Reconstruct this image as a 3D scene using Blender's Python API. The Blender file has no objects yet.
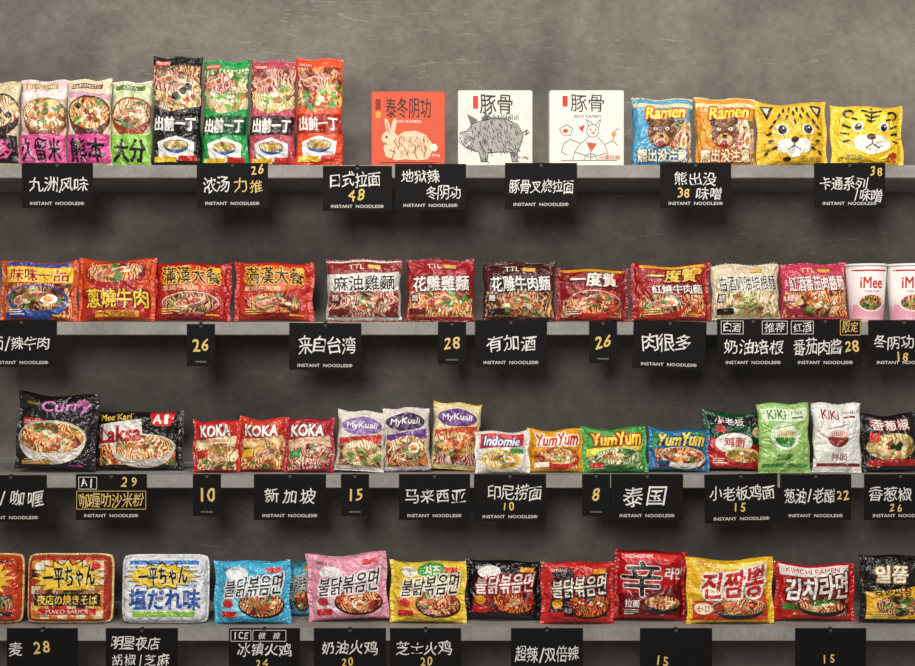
import bpy, bmesh, math, random
from mathutils import Vector, Matrix
from mathutils.geometry import tessellate_polygon
SC=bpy.context.scene; COL=SC.collection
S=.002; D=2.5; CX=457.5; CY=333.; CZ=1.45
SC.view_settings.view_transform='Standard'
BASE=[163,321,473,626]
SHZ=[CZ+(CY-y)*S for y in (165,322,475,628)]
# ------------------------------------------------------------ materials
def lin(h):
    r=[]
    for i in (0,2,4):
        v=int(h[i:i+2],16)/255.
        r.append(v/12.92 if v<=.04045 else ((v+.055)/1.055)**2.4)
    return (*r,1)
MC={}
def newmat(name):
    m=bpy.data.materials.new(name); m.use_nodes=True
    nt=m.node_tree; return m,nt,nt.nodes['Principled BSDF']
def posnode(nt): return nt.nodes.new('ShaderNodeNewGeometry').outputs['Position']
def noise(nt,vec,scale,detail=3,rough=.5,dist=0):
    n=nt.nodes.new('ShaderNodeTexNoise'); n.inputs['Scale'].default_value=scale
    n.inputs['Detail'].default_value=detail; n.inputs['Roughness'].default_value=rough; n.inputs['Distortion'].default_value=dist
    nt.links.new(vec,n.inputs['Vector']); return n
def ramp(nt,fac,stops):
    r=nt.nodes.new('ShaderNodeValToRGB'); e=r.color_ramp.elements
    while len(e)<len(stops): e.new(.5)
    for i,(p,c) in enumerate(stops): e[i].position=p; e[i].color=c if not isinstance(c,str) else lin(c)
    nt.links.new(fac,r.inputs[0]); return r
def bump(nt,h,st,dist,b,prev=None):
    n=nt.nodes.new('ShaderNodeBump'); n.inputs['Strength'].default_value=st; n.inputs['Distance'].default_value=dist
    nt.links.new(h,n.inputs['Height'])
    if prev: nt.links.new(prev.outputs[0],n.inputs['Normal'])
    nt.links.new(n.outputs[0],b.inputs['Normal']); return n
def filmbump(nt,b,st=.6):
    p=posnode(nt)
    a=noise(nt,p,26,2,.5,1.6); n1=bump(nt,a.outputs['Fac'],st,.026,b)
    c=noise(nt,p,80,2,.5,2.); bump(nt,c.outputs['Fac'],st*.7,.006,b,n1)
def M(c,kind='film'):
    k=(c,kind)
    if k in MC: return MC[k]
    m,nt,b=newmat('%s_%s'%(kind,c)); p=posnode(nt)
    n=noise(nt,p,60,2)
    L=lin(c); f=.9
    r=ramp(nt,n.outputs['Fac'],[(.3,(L[0]*f,L[1]*f,L[2]*f,1)),(.7,L)])
    nt.links.new(r.outputs[0],b.inputs['Base Color'])
    if kind=='film':
        b.inputs['Roughness'].default_value=.2; b.inputs['Specular IOR Level'].default_value=.75; filmbump(nt,b)
    elif kind=='card': b.inputs['Roughness'].default_value=.7; b.inputs['Specular IOR Level'].default_value=.12
    elif kind=='paper': b.inputs['Roughness'].default_value=.5; b.inputs['Specular IOR Level'].default_value=.3
    else: b.inputs['Roughness'].default_value=.85
    MC[k]=m; return m
FOODS={'ram':('8a4a1e','c88a48','ecca84','fbeecb','4d7a30'),'red':('7a1c10','c2421e','e88c48','f6c88a','4a7a2c'),
 'wht':('b88848','e3c284','f5e0b0','fdf6df','7aa04a'),'brn':('42200e','7a3e1e','b87444','e0b480','5a8a38'),
 'meat':('7a2418','b45444','dc9482','f4d4bc','5a7a3a'),'fire':('2c0a06','a01e0c','d83c18','f49a3c','d8301c'),
 'org':('a03c0c','d87028','f4b25a','fbe6b0','5a9a3a'),'dry':('a87e34','d6b052','eed68a','f9eec0','c88c28'),
 'grn':('3c6424','7ca044','d4d08c','f6f0c8','4a8a34')}
def FM(k):
    if ('food',k) in MC: return MC[('food',k)]
    c=FOODS[k]; m,nt,b=newmat('food_'+k); p=posnode(nt)
    n=noise(nt,p,40,2)
    sub=nt.nodes.new('ShaderNodeVectorMath'); sub.operation='SCALE'; sub.inputs['Scale'].default_value=.04
    nt.links.new(n.outputs['Color'],sub.inputs[0])
    add=nt.nodes.new('ShaderNodeVectorMath'); nt.links.new(p,add.inputs[0]); nt.links.new(sub.outputs[0],add.inputs[1])
    w=nt.nodes.new('ShaderNodeTexWave'); w.inputs['Scale'].default_value=48; w.inputs['Distortion'].default_value=3.; w.inputs['Detail'].default_value=1
    nt.links.new(add.outputs[0],w.inputs['Vector'])
    r=ramp(nt,w.outputs['Fac'],[(.02,c[0]),(.25,c[1]),(.55,c[2]),(.9,c[3])])
    v=nt.nodes.new('ShaderNodeTexVoronoi'); v.inputs['Scale'].default_value=70; nt.links.new(add.outputs[0],v.inputs['Vector'])
    sx=nt.nodes.new('ShaderNodeSeparateColor'); nt.links.new(v.outputs['Color'],sx.inputs[0])
    rv=ramp(nt,sx.outputs[0],[(.0,c[0]),(.25,c[1]),(.5,c[4]),(.7,c[2]),(.9,c[3])]); rv.color_ramp.interpolation='CONSTANT'
    vd=ramp(nt,v.outputs['Distance'],[(.1,(1.2,1.2,1.2,1)),(.8,(.55,.55,.55,1))])
    mv=nt.nodes.new('ShaderNodeMixRGB'); mv.blend_type='MULTIPLY'; mv.inputs[0].default_value=.9; nt.links.new(rv.outputs[0],mv.inputs[1]); nt.links.new(vd.outputs[0],mv.inputs[2])
    nm=noise(nt,p,28,1); th=ramp(nt,nm.outputs['Fac'],[(.49,(0,0,0,1)),(.55,(1,1,1,1))])
    n3=noise(nt,p,24,1); sh=ramp(nt,n3.outputs['Fac'],[(.35,(.68,.68,.68,1)),(.6,(1,1,1,1))])
    mx=nt.nodes.new('ShaderNodeMixRGB'); nt.links.new(th.outputs[0],mx.inputs[0]); nt.links.new(r.outputs[0],mx.inputs[1]); nt.links.new(mv.outputs[0],mx.inputs[2])
    mu=nt.nodes.new('ShaderNodeMixRGB'); mu.blend_type='MULTIPLY'; mu.inputs[0].default_value=.75
    nt.links.new(mx.outputs[0],mu.inputs[1]); nt.links.new(sh.outputs[0],mu.inputs[2])
    nt.links.new(mu.outputs[0],b.inputs['Base Color']); b.inputs['Roughness'].default_value=.2; b.inputs['Specular IOR Level'].default_value=.7; filmbump(nt,b)
    MC[('food',k)]=m; return m
def concrete(name,c1,c2,c3,sc,rough=.85,bs=.25,marks=False):
    m,nt,b=newmat(name); p=posnode(nt)
    n=noise(nt,p,sc,6,.62,.4); r=ramp(nt,n.outputs['Fac'],[(.3,c1),(.5,c2),(.72,c3)])
    out=r.outputs[0]
    f=noise(nt,p,sc*14,4,.7); rf=ramp(nt,f.outputs['Fac'],[(.3,(.82,.82,.82,1)),(.65,(1.08,1.08,1.08,1))])
    mu=nt.nodes.new('ShaderNodeMixRGB'); mu.blend_type='MULTIPLY'; mu.inputs[0].default_value=1
    nt.links.new(out,mu.inputs[1]); nt.links.new(rf.outputs[0],mu.inputs[2]); out=mu.outputs[0]
    if marks:
        mp=nt.nodes.new('ShaderNodeMapping'); mp.inputs['Scale'].default_value=(1,1,6); mp.inputs['Rotation'].default_value=(0,.3,0)
        nt.links.new(p,mp.inputs['Vector'])
        g=noise(nt,mp.outputs[0],9,6,.8,2.5); rg=ramp(nt,g.outputs['Fac'],[(.56,(0,0,0,1)),(.64,(.6,.6,.6,1))])
        msk=noise(nt,p,1.6,2); rm=ramp(nt,msk.outputs['Fac'],[(.44,(0,0,0,1)),(.56,(1,1,1,1))])
        mm=nt.nodes.new('ShaderNodeMixRGB'); mm.blend_type='MULTIPLY'; mm.inputs[0].default_value=1; nt.links.new(rg.outputs[0],mm.inputs[1]); nt.links.new(rm.outputs[0],mm.inputs[2])
        mx=nt.nodes.new('ShaderNodeMixRGB'); nt.links.new(mm.outputs[0],mx.inputs[0]); nt.links.new(out,mx.inputs[1]); mx.inputs[2].default_value=lin('9c958d'); out=mx.outputs[0]
    nt.links.new(out,b.inputs['Base Color']); b.inputs['Roughness'].default_value=rough
    bump(nt,f.outputs['Fac'],bs,.004,b); return m
# ------------------------------------------------------------ glyphs
GC={}
def glyphs(t):
    if t in GC: return GC[t]
    c=bpy.data.curves.new('t','FONT'); c.body=t; c.size=1; c.resolution_u=2
    o=bpy.data.objects.new('t',c); COL.objects.link(o); bpy.context.view_layer.update()
    me=bpy.data.meshes.new_from_object(o.evaluated_get(bpy.context.evaluated_depsgraph_get()))
    V=[(v.co.x,v.co.y) for v in me.vertices]; F=[tuple(p.vertices) for p in me.polygons]
    bpy.data.objects.remove(o); bpy.data.curves.remove(c); bpy.data.meshes.remove(me)
    if V: bb=(min(v[0] for v in V),min(v[1] for v in V),max(v[0] for v in V),max(v[1] for v in V))
    else: bb=(0,0,1,1)
    GC[t]=(V,F,bb); return GC[t]
def setp(o,label=None,cat=None,group=None,kind=None):
    if label:
        o['label']=label
        if len(label.replace(',',' ').split())>15: print('LONG LABEL',len(label.split()),label)
    if cat: o['category']=cat
    if group: o['group']=group
    if kind: o['kind']=kind
def mesh_obj(name,V,F,mats,idx=None,parent=None,smooth=True):
    me=bpy.data.meshes.new(name); me.from_pydata(V,[],F)
    for m in mats: me.materials.append(m)
    if idx: me.polygons.foreach_set('material_index',idx)
    me.polygons.foreach_set('use_smooth',[smooth]*len(F)); me.update()
    o=bpy.data.objects.new(name,me); COL.objects.link(o)
    if parent: o.parent=parent
    return o
def bm_obj(name,bm,mat,parent=None,smooth=False):
    me=bpy.data.meshes.new(name); bm.to_mesh(me); bm.free(); me.materials.append(mat)
    for p in me.polygons: p.use_smooth=smooth
    o=bpy.data.objects.new(name,me); COL.objects.link(o)
    if parent: o.parent=parent
    return o
def box_bm(x0,x1,y0,y1,z0,z1,bev=0,seg=2):
    bm=bmesh.new()
    r=bmesh.ops.create_cube(bm,size=1)
    for v in r['verts']:
        v.co=Vector(((x0+x1)/2+v.co.x*(x1-x0),(y0+y1)/2+v.co.y*(y1-y0),(z0+z1)/2+v.co.z*(z1-z0)))
    if bev: bmesh.ops.bevel(bm,geom=bm.edges[:],offset=bev,segments=seg,affect='EDGES')
    return bm
# ------------------------------------------------------------ pack
NX,NZ=30,26
GROUPS={0:'noodle packages on the top shelf',1:'noodle packages on the second shelf',2:'noodle packages on the third shelf',3:'noodle packages on the bottom shelf'}
class Art:
    """2D print authored in photograph-scale units, laid on the surface of a package"""
    def setup(s,x0,x1,yt,yb,w,h):
        s.x0,s.x1,s.yt,s.yb,s.w,s.h=x0,x1,yt,yb,w,h; s.ux=w/(x1-x0); s.uz=h/(yb-yt); s.layer=0; s.parts={}; s.rnd=random.Random(int(x0*7+yt)); s.mk='film'; s.xa=[];s.za=[]; s.n=0
    def P(s,x,y): return ((x-(s.x0+s.x1)/2)*s.ux,(s.yb-y)*s.uz)
    def map(s,x,z,off): return (x,-off,z)
    def nk(s,part): s.n+=1; return '%s#%d'%(part,s.n)
    def add(s,V,F,mat,part):
        bm=bmesh.new(); vs=[bm.verts.new((v[0],v[2] if len(v)>2 else 0,v[1])) for v in V]
        for f in F:
            try: bm.faces.new([vs[i] for i in f])
            except Exception: pass
        lx0=min(v[0] for v in V);lx1=max(v[0] for v in V);lz0=min(v[1] for v in V);lz1=max(v[1] for v in V)
        e=.0007
        for co,no,t in (((-s.w/2+e,0,0),(-1,0,0),lx0<-s.w/2+e),((s.w/2-e,0,0),(1,0,0),lx1>s.w/2-e),((0,0,e),(0,0,-1),lz0<e),((0,0,s.h-e),(0,0,1),lz1>s.h-e)):
            if t: bmesh.ops.bisect_plane(bm,geom=bm.verts[:]+bm.edges[:]+bm.faces[:],dist=1e-7,plane_co=co,plane_no=no,clear_outer=True)
        for x in s.xa:
            if lx0<x<lx1: bmesh.ops.bisect_plane(bm,geom=bm.verts[:]+bm.edges[:]+bm.faces[:],dist=1e-7,plane_co=(x,0,0),plane_no=(1,0,0))
        for z in s.za:
            if lz0<z<lz1: bmesh.ops.bisect_plane(bm,geom=bm.verts[:]+bm.edges[:]+bm.faces[:],dist=1e-7,plane_co=(0,0,z),plane_no=(0,0,1))
        s.layer+=1; off=.00032+.00009*s.layer
        bm.verts.index_update()
        d=s.parts.setdefault(part,[[],[],[],[]]); b=len(d[0])
        d[0].extend(s.map(v.co.x,v.co.z,off+v.co.y) for v in bm.verts)
        if mat not in d[3]: d[3].append(mat)
        mi=d[3].index(mat)
        for f in bm.faces: d[1].append(tuple(b+v.index for v in f.verts)); d[2].append(mi)
        bm.free()
    def shp(s,polys,c,part=None,mat=None):
        part=part or s.nk('printed_panel')
        V=[];F=[]
        for pts in polys:
            q=[s.P(*p) for p in pts]; b=len(V); V+=q
            if len(q)>4:
                for t in tessellate_polygon([[Vector((a[0],a[1],0)) for a in q]]): F.append(tuple(b+i for i in t))
            else: F.append(tuple(range(b,b+len(q))))
        s.add(V,F,mat or M(c,s.mk),part)
    def r(s,x0,y0,x1,y1,c,part=None): s.shp([[(x0,y0),(x1,y0),(x1,y1),(x0,y1)]],c,part)
    def g(s,pts,c,part=None): s.shp([pts],c,part)
    def ep(s,cx,cy,rx,ry,a0=0,a1=360,n=28,rot=0):
        P=[]; cr,sr=math.cos(rot),math.sin(rot)
        for i in range(n if a1-a0>=360 else n+1):
            a=math.radians(a0+(a1-a0)*i/n); x=rx*math.cos(a);y=ry*math.sin(a); P.append((cx+x*cr-y*sr,cy+x*sr+y*cr))
        return P
    def e(s,cx,cy,rx,ry,c,part=None,rot=0,n=28): s.shp([s.ep(cx,cy,rx,ry,n=n,rot=rot)],c,part)
    def star(s,cx,cy,rx,ry,n,inner,c,part=None):
        s.shp([[(cx+rx*(1 if i%2==0 else inner)*math.cos(math.pi*i/n),cy+ry*(1 if i%2==0 else inner)*math.sin(math.pi*i/n)) for i in range(2*n)]],c,part)
    def l(s,pts,wd,c,part='drawing'): s.ll([pts],wd,c,part)
    def ll(s,lines,wd,c,part='drawing'):
        V=[];F=[];z=0
        for pts in lines:
            for (a,b),(c2,d) in zip(pts,pts[1:]):
                L=math.hypot(c2-a,d-b) or 1; nx,ny=-(d-b)/L*wd/2,(c2-a)/L*wd/2; z=(z+1)%6
                n0=len(V); V+= [(*s.P(*q),z*1e-5) for q in ((a+nx,b+ny),(c2+nx,d+ny),(c2-nx,d-ny),(a-nx,b-ny))]; F.append((n0,n0+1,n0+2,n0+3))
        s.add(V,F,M(c,s.mk),part)
    def f(s,cx,cy,rx,ry,k,top='',part=None):
        part=part or s.nk('food_picture'); s.shp([s.ep(cx,cy,rx,ry)],None,part,FM(k)); s.top(cx,cy,rx,ry,top,part)
    def fr(s,x0,y0,x1,y1,k,top=''):
        part=s.nk('food_picture')
        s.shp([[(x0,y0),(x1,y0),(x1,y1),(x0,y1)]],None,part,FM(k)); s.top((x0+x1)/2,(y0+y1)/2,(x1-x0)/2,(y1-y0)/2,top,part)
    def top(s,cx,cy,rx,ry,top,part):
        R=s.rnd
        for ch in top:
            if ch=='e':
                x=cx+rx*R.uniform(.25,.45);y=cy+ry*R.uniform(-.2,.1); s.e(x,y,rx*.3,ry*.4,'faf4e4',part,n=16); s.e(x,y,rx*.17,ry*.24,'f0952a',part,n=14)
            if ch=='m':
                m0=R.uniform(-.6,-.3); a=R.uniform(-.5,.5)
                for i in range(3):
                    x=cx+rx*m0+i*rx*.27;y=cy+ry*(.12-.16*i); s.e(x,y,rx*.29,ry*.36,'e6b896',part,n=16,rot=a); s.e(x-rx*.02,y+ry*.04,rx*.21,ry*.25,['b8664a','c4785a','a4543c'][i],part,n=14,rot=a)
            if ch=='c':
                for i in range(6):
                    a=R.uniform(0,6.28);q=R.uniform(.1,.65); x=cx+rx*q*math.cos(a); y=cy+ry*q*math.sin(a); t=R.uniform(0,3)
                    s.shp([[(x+rx*R.uniform(.1,.2)*math.cos(t+j*1.26),y+ry*R.uniform(.13,.26)*math.sin(t+j*1.26)) for j in range(5)]],R.choice(['c4683c','e09c5c','8a4022','f0c084','6c9a40','d8482c','f4e0b8']),part)
            if ch in 'grnwy':
                c={'g':'5aa83a','r':'d42a16','n':'1c1f18','w':'fbf3dc','y':'f8d44a'}[ch]
                for i in range(8 if ch!='n' else 3):
                    a=R.uniform(0,6.28);q=R.uniform(0,.7); k=1 if ch!='n' else 2.2
                    s.e(cx+rx*q*math.cos(a),cy+ry*q*math.sin(a),rx*.07*k,ry*.1*k,c,part,n=8,rot=R.uniform(0,3)); s.layer-=1
                s.layer+=1
            if ch=='s':
                for i in range(3):
                    x=cx-rx*.4+i*rx*.35; y=cy-ry*.25+(i%2)*ry*.3
                    o=s.ep(x,y,rx*.22,ry*.32,-30,200,12); inn=s.ep(x,y,rx*.09,ry*.12,-30,200,12)[::-1]
                    s.shp([o+inn],'f08a5a',part)
    def b(s,cx,cy,rx,ry,rim,k,top='',body=True):
        part=s.nk('food_picture')
        if body: s.shp([s.ep(cx,cy+ry*.1,rx*.97,ry*1.45,0,180,20)],rim,part)
        s.e(cx,cy,rx,ry,s.rnd.choice(['e4d8c0',rim,'c8b898']),part); s.e(cx,cy+ry*.03,rx*.97,ry*.95,rim,part); s.f(cx,cy+ry*.02,rx*.93,ry*.9,k,top,part)
    def t(s,text,x0,y0,x1,y1,c,o=.03,oc=None,ow=.09,rot=0,part=None,sk=0,br=0,gr=0):
        part=part or s.nk('lettering')
        if len(text)>1 and any(ord(q)>0x2000 for q in text): o*=.35; ow*=.6; br*=.3
        V,F,bb=glyphs(text)
        (ax,az)=s.P(x0,y1);(bx,bz)=s.P(x1,y0)
        kx=(bx-ax)/(bb[2]-bb[0]); kz=(bz-az)/(bb[3]-bb[1]); mx,mz=(ax+bx)/2,(az+bz)/2; cr,sr=math.cos(rot),math.sin(rot)
        def put(sh,mat):
            W=[];G=[]
            for q,(dx,dz) in enumerate(sh):
                b=len(W)
                for v in V:
                    vx,vz=v
                    if br: vx+=br*math.sin(vz*5+vx*2.3); vz+=br*math.sin(vx*5+1)
                    x=ax+(vx-bb[0])*kx+dx-mx; z=az+(vz-bb[1])*kz+dz-mz
                    z*=1+gr*x/max(1e-6,(bx-ax)/2); x+=sk*z
                    W.append((mx+x*cr-z*sr,mz+x*sr+z*cr,q*1e-5))
                G+= [tuple(b+i for i in f) for f in F]
            s.add(W,G,mat,part)
        em=min(kz,abs(kx)*1.2)
        if oc: 
            q=(ow+o)*em; put([(q*math.cos(i*math.pi/4),q*math.sin(i*math.pi/4)) for i in range(8)],M(oc,s.mk))
        q=o*em*.7
        put([(q,q),(-q,-q),(q,-q),(-q,q)] if o>0 else [(0,0)],M(c,s.mk))
    def hand(s,text,x0,y0,x1,y1,c,part='handwriting',o=.002):
        R=s.rnd; wt=[(.55 if ord(ch)<256 else 1.) for ch in text]; tot=sum(wt); X=x0; W=[];G=[]
        if all(ord(q)<256 for q in text): o=.012
        for ch,w_ in zip(text,wt):
            cw=(x1-x0)*w_/tot; V,F,bb=glyphs(ch); asc=ord(ch)<256
            hpx=(y1-y0)*R.uniform(.84,1.04); k=hpx/(.92 if not asc else .74)*s.uz
            kx=min(k,cw*s.ux/((bb[2]-bb[0])*1.06)) if not asc else min(k*.9,cw*s.ux*.88/max(.2,bb[2]-bb[0]))
            cx,cz=s.P(X+cw/2,(y0+y1)/2+R.uniform(-.8,.8)); gx=(bb[0]+bb[2])/2; gz=.36 if not asc else .34
            if ch=='/': gz=(bb[1]+bb[3])/2
            a=R.uniform(-.1,.08); sh=R.uniform(-.12,.24); ph=R.uniform(0,6); cr,sr=math.cos(a),math.sin(a)
            for q,(dx,dz) in enumerate(((o,o),(-o,-o),(o,-o),(-o,o))):
                b=len(W)
                for v in V:
                    ox=v[0]-gx+dx;oz=v[1]-gz+dz
                    x=(ox+sh*oz*.5+.035*math.sin(oz*8+ph))*kx; z=(oz+.035*math.sin(ox*7+ph)+.07*ox)*k
                    W.append((cx+x*cr-z*sr,cz+x*sr+z*cr,q*2e-5))
                G+=[tuple(b+i for i in f) for f in F]
            X+=cw
        s.add(W,G,M(c,s.mk),part)
    def emit(s,root):
        for n,(V,F,I,ms) in s.parts.items():
            if F: mesh_obj(n.split('#')[0],V,F,ms,I,root)
PACKS=[]
class Pack(Art):
    def __init__(s,x0,x1,yt,row,c,label,kind='h',T=.048,y=.018,tilt=3,rot=0,seal=None,sf=.1,name='noodle_packet',cat='noodle packet',yb=None,mk=None):
        s.kind,s.T,s.row,s.c,s.label=kind,T,row,c,label; s.tilt,s.rot=math.radians(tilt),math.radians(rot)
        s.yc=y+T/2; k=(D+y+T*.3)/D; s.k=k; yb=BASE[row]
        h=CZ+(CY-yt)*S*k-SHZ[row]
        s.setup(x0,x1,yt,yb,(x1-x0)*S*k,h); s.X=((x0+x1)/2-CX)*S*k; s.seal=seal or c; s.sf=sf; s.name=name; s.cat=cat
        s.ph=s.rnd.uniform(0,6); s.ph2=s.rnd.uniform(0,6)
        if kind in('h','v'): s.rot+=math.radians(s.rnd.uniform(-1.5,1.5) if kind=='h' else s.rnd.uniform(-.6,.6)); s.tilt+=math.radians(s.rnd.uniform(-2,3))
        if kind in('h','v','tray'):
            s.xa=[-s.w/2+s.w*i/NX for i in range(NX+1)]; s.za=[s.h*j/NZ for j in range(NZ+1)]
        elif kind=='cup': s.xa=[-s.w/2+s.w*i/24 for i in range(25)]
        s.mk='paper' if kind in('box','cup') else 'film'
        PACKS.append(s)
    def fth(s,a,b):
        T=s.T/2
        if s.kind=='tray': return T*(1-min(1,abs(a))**12)**.45*(1-min(1,abs(b))**12)**.45
        if s.kind=='v': a,b=b,a
        L=1-s.sf; ai=min(1,abs(a)/L)
        f=T*max(0,1-ai**2.4)**.65*max(0,1-min(1,abs(b))**3.8)**.5
        if ai<1: f+=.003*math.sin(b*11+s.ph+a*2)*(ai**3)*(1-ai)*6*(1-b*b)+.0018*math.sin(b*6+a*5+s.ph2)*(1-ai**4)*(1-b**4)+.001*math.sin(b*4-a*11+s.ph)*(1-ai**4)*(1-b**4)
        return max(f,0)
    def map(s,x,z,off,side=1):
        if s.kind=='box': return (x,-s.T/2-off,z)
        if s.kind=='cup':
            R=s.w/2*(.80+.19*z/s.h); xx=max(-R*.985,min(R*.985,x)); return (xx,-math.sqrt(R*R-xx*xx)-off,z)
        a=2*x/s.w; b=2*z/s.h-1
        f=(.0005+s.fth(a,b))*(1 if side>0 else -.85)
        if s.kind=='tray':
            k=.055; X=a*(1-k*abs(b)**9)*s.w/2; Z=b*(1-k*abs(a)**9)*s.h/2
        elif s.kind=='h':
            q=.07*(1-a*a); X=a*s.w/2*(1-.025*(1-b*b))+.0018*math.sin(b*5+s.ph); Z=b*s.h/2*(1-(q if b>0 else q*.45))+(.0024*math.sin(a*4+s.ph2) if b>0 else 0)*abs(b)
        else:
            q=.05*(1-b*b); X=a*s.w/2*(1-q)+.0012*math.sin(b*7+s.ph); Z=b*s.h/2*(1-.012*(1-a*a))+(.002*math.sin(a*5+s.ph2) if b>0 else 0)*abs(b)
        return (X,-(f+off*(1 if side>0 else -1)),Z+s.h/2)
    def busy(s,c1='f4e8d0',c2='c8281c'):
        w=s.x1-s.x0; R=s.rnd; y1=s.yb
        L=[[(s.x0+w*.14,y1-6-i*2.2),(s.x0+w*R.uniform(.26,.4),y1-6-i*2.2)] for i in range(3)]
        s.ll(L,.9,c1,s.nk('fine_print')); s.e(s.x1-w*.17,s.yt+9,w*.055,3.2,c2)
        s.ll([[(s.x1-w*.3,y1-5),(s.x1-w*.13,y1-5)]],1.4,c2,s.nk('fine_print'))
    def build(s):
        root=bpy.data.objects.new(s.name,None); COL.objects.link(root); root.empty_display_size=.05
        setp(root,s.label,s.cat,GROUPS[s.row])
        V=[];F=[]
        if s.kind in('h','v','tray'):
            for side in (1,-1):
                for j in range(NZ+1):
                    for i in range(NX+1): V.append(s.map(-s.w/2+s.w*i/NX,s.h*j/NZ,0,side))
            N=(NX+1)*(NZ+1); I=lambda i,j,o=0:o+j*(NX+1)+i
            for j in range(NZ):
                for i in range(NX):
                    F.append((I(i,j),I(i+1,j),I(i+1,j+1),I(i,j+1))); F.append((I(i,j+1,N),I(i+1,j+1,N),I(i+1,j,N),I(i,j,N)))
            for i in range(NX): F+= [(I(i,0,N),I(i+1,0,N),I(i+1,0),I(i,0)),(I(i,NZ),I(i+1,NZ),I(i+1,NZ,N),I(i,NZ,N))]
            for j in range(NZ): F+= [(I(0,j+1,N),I(0,j,N),I(0,j),I(0,j+1)),(I(NX,j,N),I(NX,j+1,N),I(NX,j+1),I(NX,j))]
            body=mesh_obj('pouch' if s.kind!='tray' else 'wrapped_tray',V,F,[M(s.c)],None,root)
            if s.kind=='tray':
                bm=bmesh.new(); ring=[]
                n=96
                for i in range(n):
                    t=2*math.pi*i/n; a,b=math.cos(t),math.sin(t); m=max(abs(a),abs(b)); a/=m;b/=m
                    k=.055; X=a*(1-k*abs(b)**9)*s.w/2*1.0;Z=b*(1-k*abs(a)**9)*s.h/2+s.h/2
                    ring.append([bm.verts.new((X+dx*a,-dy,Z+dx*b)) for dx,dy in ((-.001,.004),(.0022,.003),(.0022,-.003),(-.001,-.004))])
                for i in range(n):
                    for q in range(4): bm.faces.new((ring[i][q],ring[(i+1)%n][q],ring[(i+1)%n][(q+1)%4],ring[i][(q+1)%4]))
                bmesh.ops.recalc_face_normals(bm,faces=bm.faces[:]); bm_obj('rim',bm,M(s.seal),root,True)
            else:
                for sd in (-1,1):
                    V=[];F=[];n=22 if s.kind=='v' else 18; q=3
                    for i in range(n*2+1):
                        for j in range(q+1):
                            u=-1+2*i/(n*2); w_=sd*(1-s.sf*.92*j/q+ (0.004 if j==0 else 0))
                            a,b=(w_,u) if s.kind=='h' else (u,w_)
                            p=s.map(a*s.w/2,(b+1)*s.h/2,.0006+.0005*(i%2)); V.append(p)
                    m=len(V)
                    V+= [(x,-y,z) for x,y,z in V]
                    for i in range(n*2):
                        for j in range(q):
                            A=i*(q+1)+j; F.append((A,A+1,A+q+2,A+q+1)); F.append((m+A,m+A+q+1,m+A+q+2,m+A+1))
                    for i in range(n*2): A=i*(q+1); F.append((A,A+q+1,m+A+q+1,m+A))
                    mesh_obj('crimped_seal',V,F,[M(s.seal)],None,root,False)
        elif s.kind=='box':
            body=bm_obj('carton',box_bm(-s.w/2,s.w/2,-s.T/2,s.T/2,0,s.h,.0012),M(s.c,'paper'),root)
            bm_obj('lid_flap',box_bm(-s.w/2+.003,s.w/2-.003,-s.T/2+.001,s.T/2-.006,s.h-.001,s.h+.0008,.0003,1),M(s.seal,'paper'),root)
        else:
            R=s.w/2; h=s.h
            def lathe(prof,n=48):
                bm=bmesh.new(); rings=[[bm.verts.new((r*math.cos(2*math.pi*i/n),r*math.sin(2*math.pi*i/n),z)) for i in range(n)] for r,z in prof if r>0]
                for A,B in zip(rings,rings[1:]):
                    for i in range(n): bm.faces.new((A[i],A[(i+1)%n],B[(i+1)%n],B[i]))
                bm.faces.new(rings[0][::-1]); bm.faces.new(rings[-1]); bmesh.ops.recalc_face_normals(bm,faces=bm.faces[:]); return bm
            body=bm_obj('cup_body',lathe([(R*.74,.003),(R*.78,0),(R*.80,.001),(R*.99,h-.004),(R*.97,h-.004)]),M(s.c,'paper'),root,True)
            bm_obj('lid',lathe([(R*.99,h-.005),(R*1.03,h-.0045),(R*1.04,h-.003),(R*1.03,h-.0012),(R*.98,h)]),M(s.seal,'paper'),root,True)
        s.emit(root)
        root.rotation_euler=(-s.tilt,s.rot,0)
        mat=root.rotation_euler.to_matrix(); zmin=min((mat@v.co).z for ch in root.children for v in ch.data.vertices)
        root.location=(s.X,s.yc,SHZ[s.row]-zmin+.0002)
        s.root=root
W_='f3efe6'; K_='15120f'
# ============================================================ ROW 1
p=Pack(-27,18,81,0,'dcc8a0','tall slim noodle packet with black lower band, cut by the left photo edge',kind='v',T=.035,sf=.05)
p.b(-4,110,24,18,'3a2418','ram','gmn'); p.r(-30,134,20,160,K_); p.t('博多',-20,138,13,157,'e85a9c',.06,br=.03)
p=Pack(18,66,79,0,'eccac6','tall slim pale pink packet with three characters on a brighter pink band',kind='v',T=.035,sf=.05,y=.022,seal='f2e8e2')
p.r(24,83,56,88,'b8902a'); p.t('KURUME',26,84,54,87.4,W_,0); p.g([(18,92),(66,88),(66,98),(18,102)],'f4e6e0'); p.b(45,113,23,17,'8a4a22','ram','emgc'); p.r(16,133,68,160,'e8609f'); p.t('久留米',22,137,62,158,K_,.1,br=.06)
p=Pack(66,111,79,0,'e8d9b6','tall slim cream packet with two black characters on magenta',kind='v',T=.035,sf=.05,y=.018,seal='f0e6cc')
p.r(71,83,102,88,'7a4a22'); p.t('KUMAMOTO',73,84,100,87.4,W_,0); p.g([(66,90),(111,94),(111,100),(66,96)],'d8a8b8'); p.b(90,112,22,17,'5a2a14','org','egnc'); p.r(64,133,113,160,'d8438f'); p.t('熊本',71,137,106,159,K_,.1,br=.05)
p=Pack(109,151,80,0,'d0dcac','tall slim pale green packet with a lime green lower band',kind='v',T=.035,sf=.05,y=.026,seal='f0ecd8')
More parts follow.
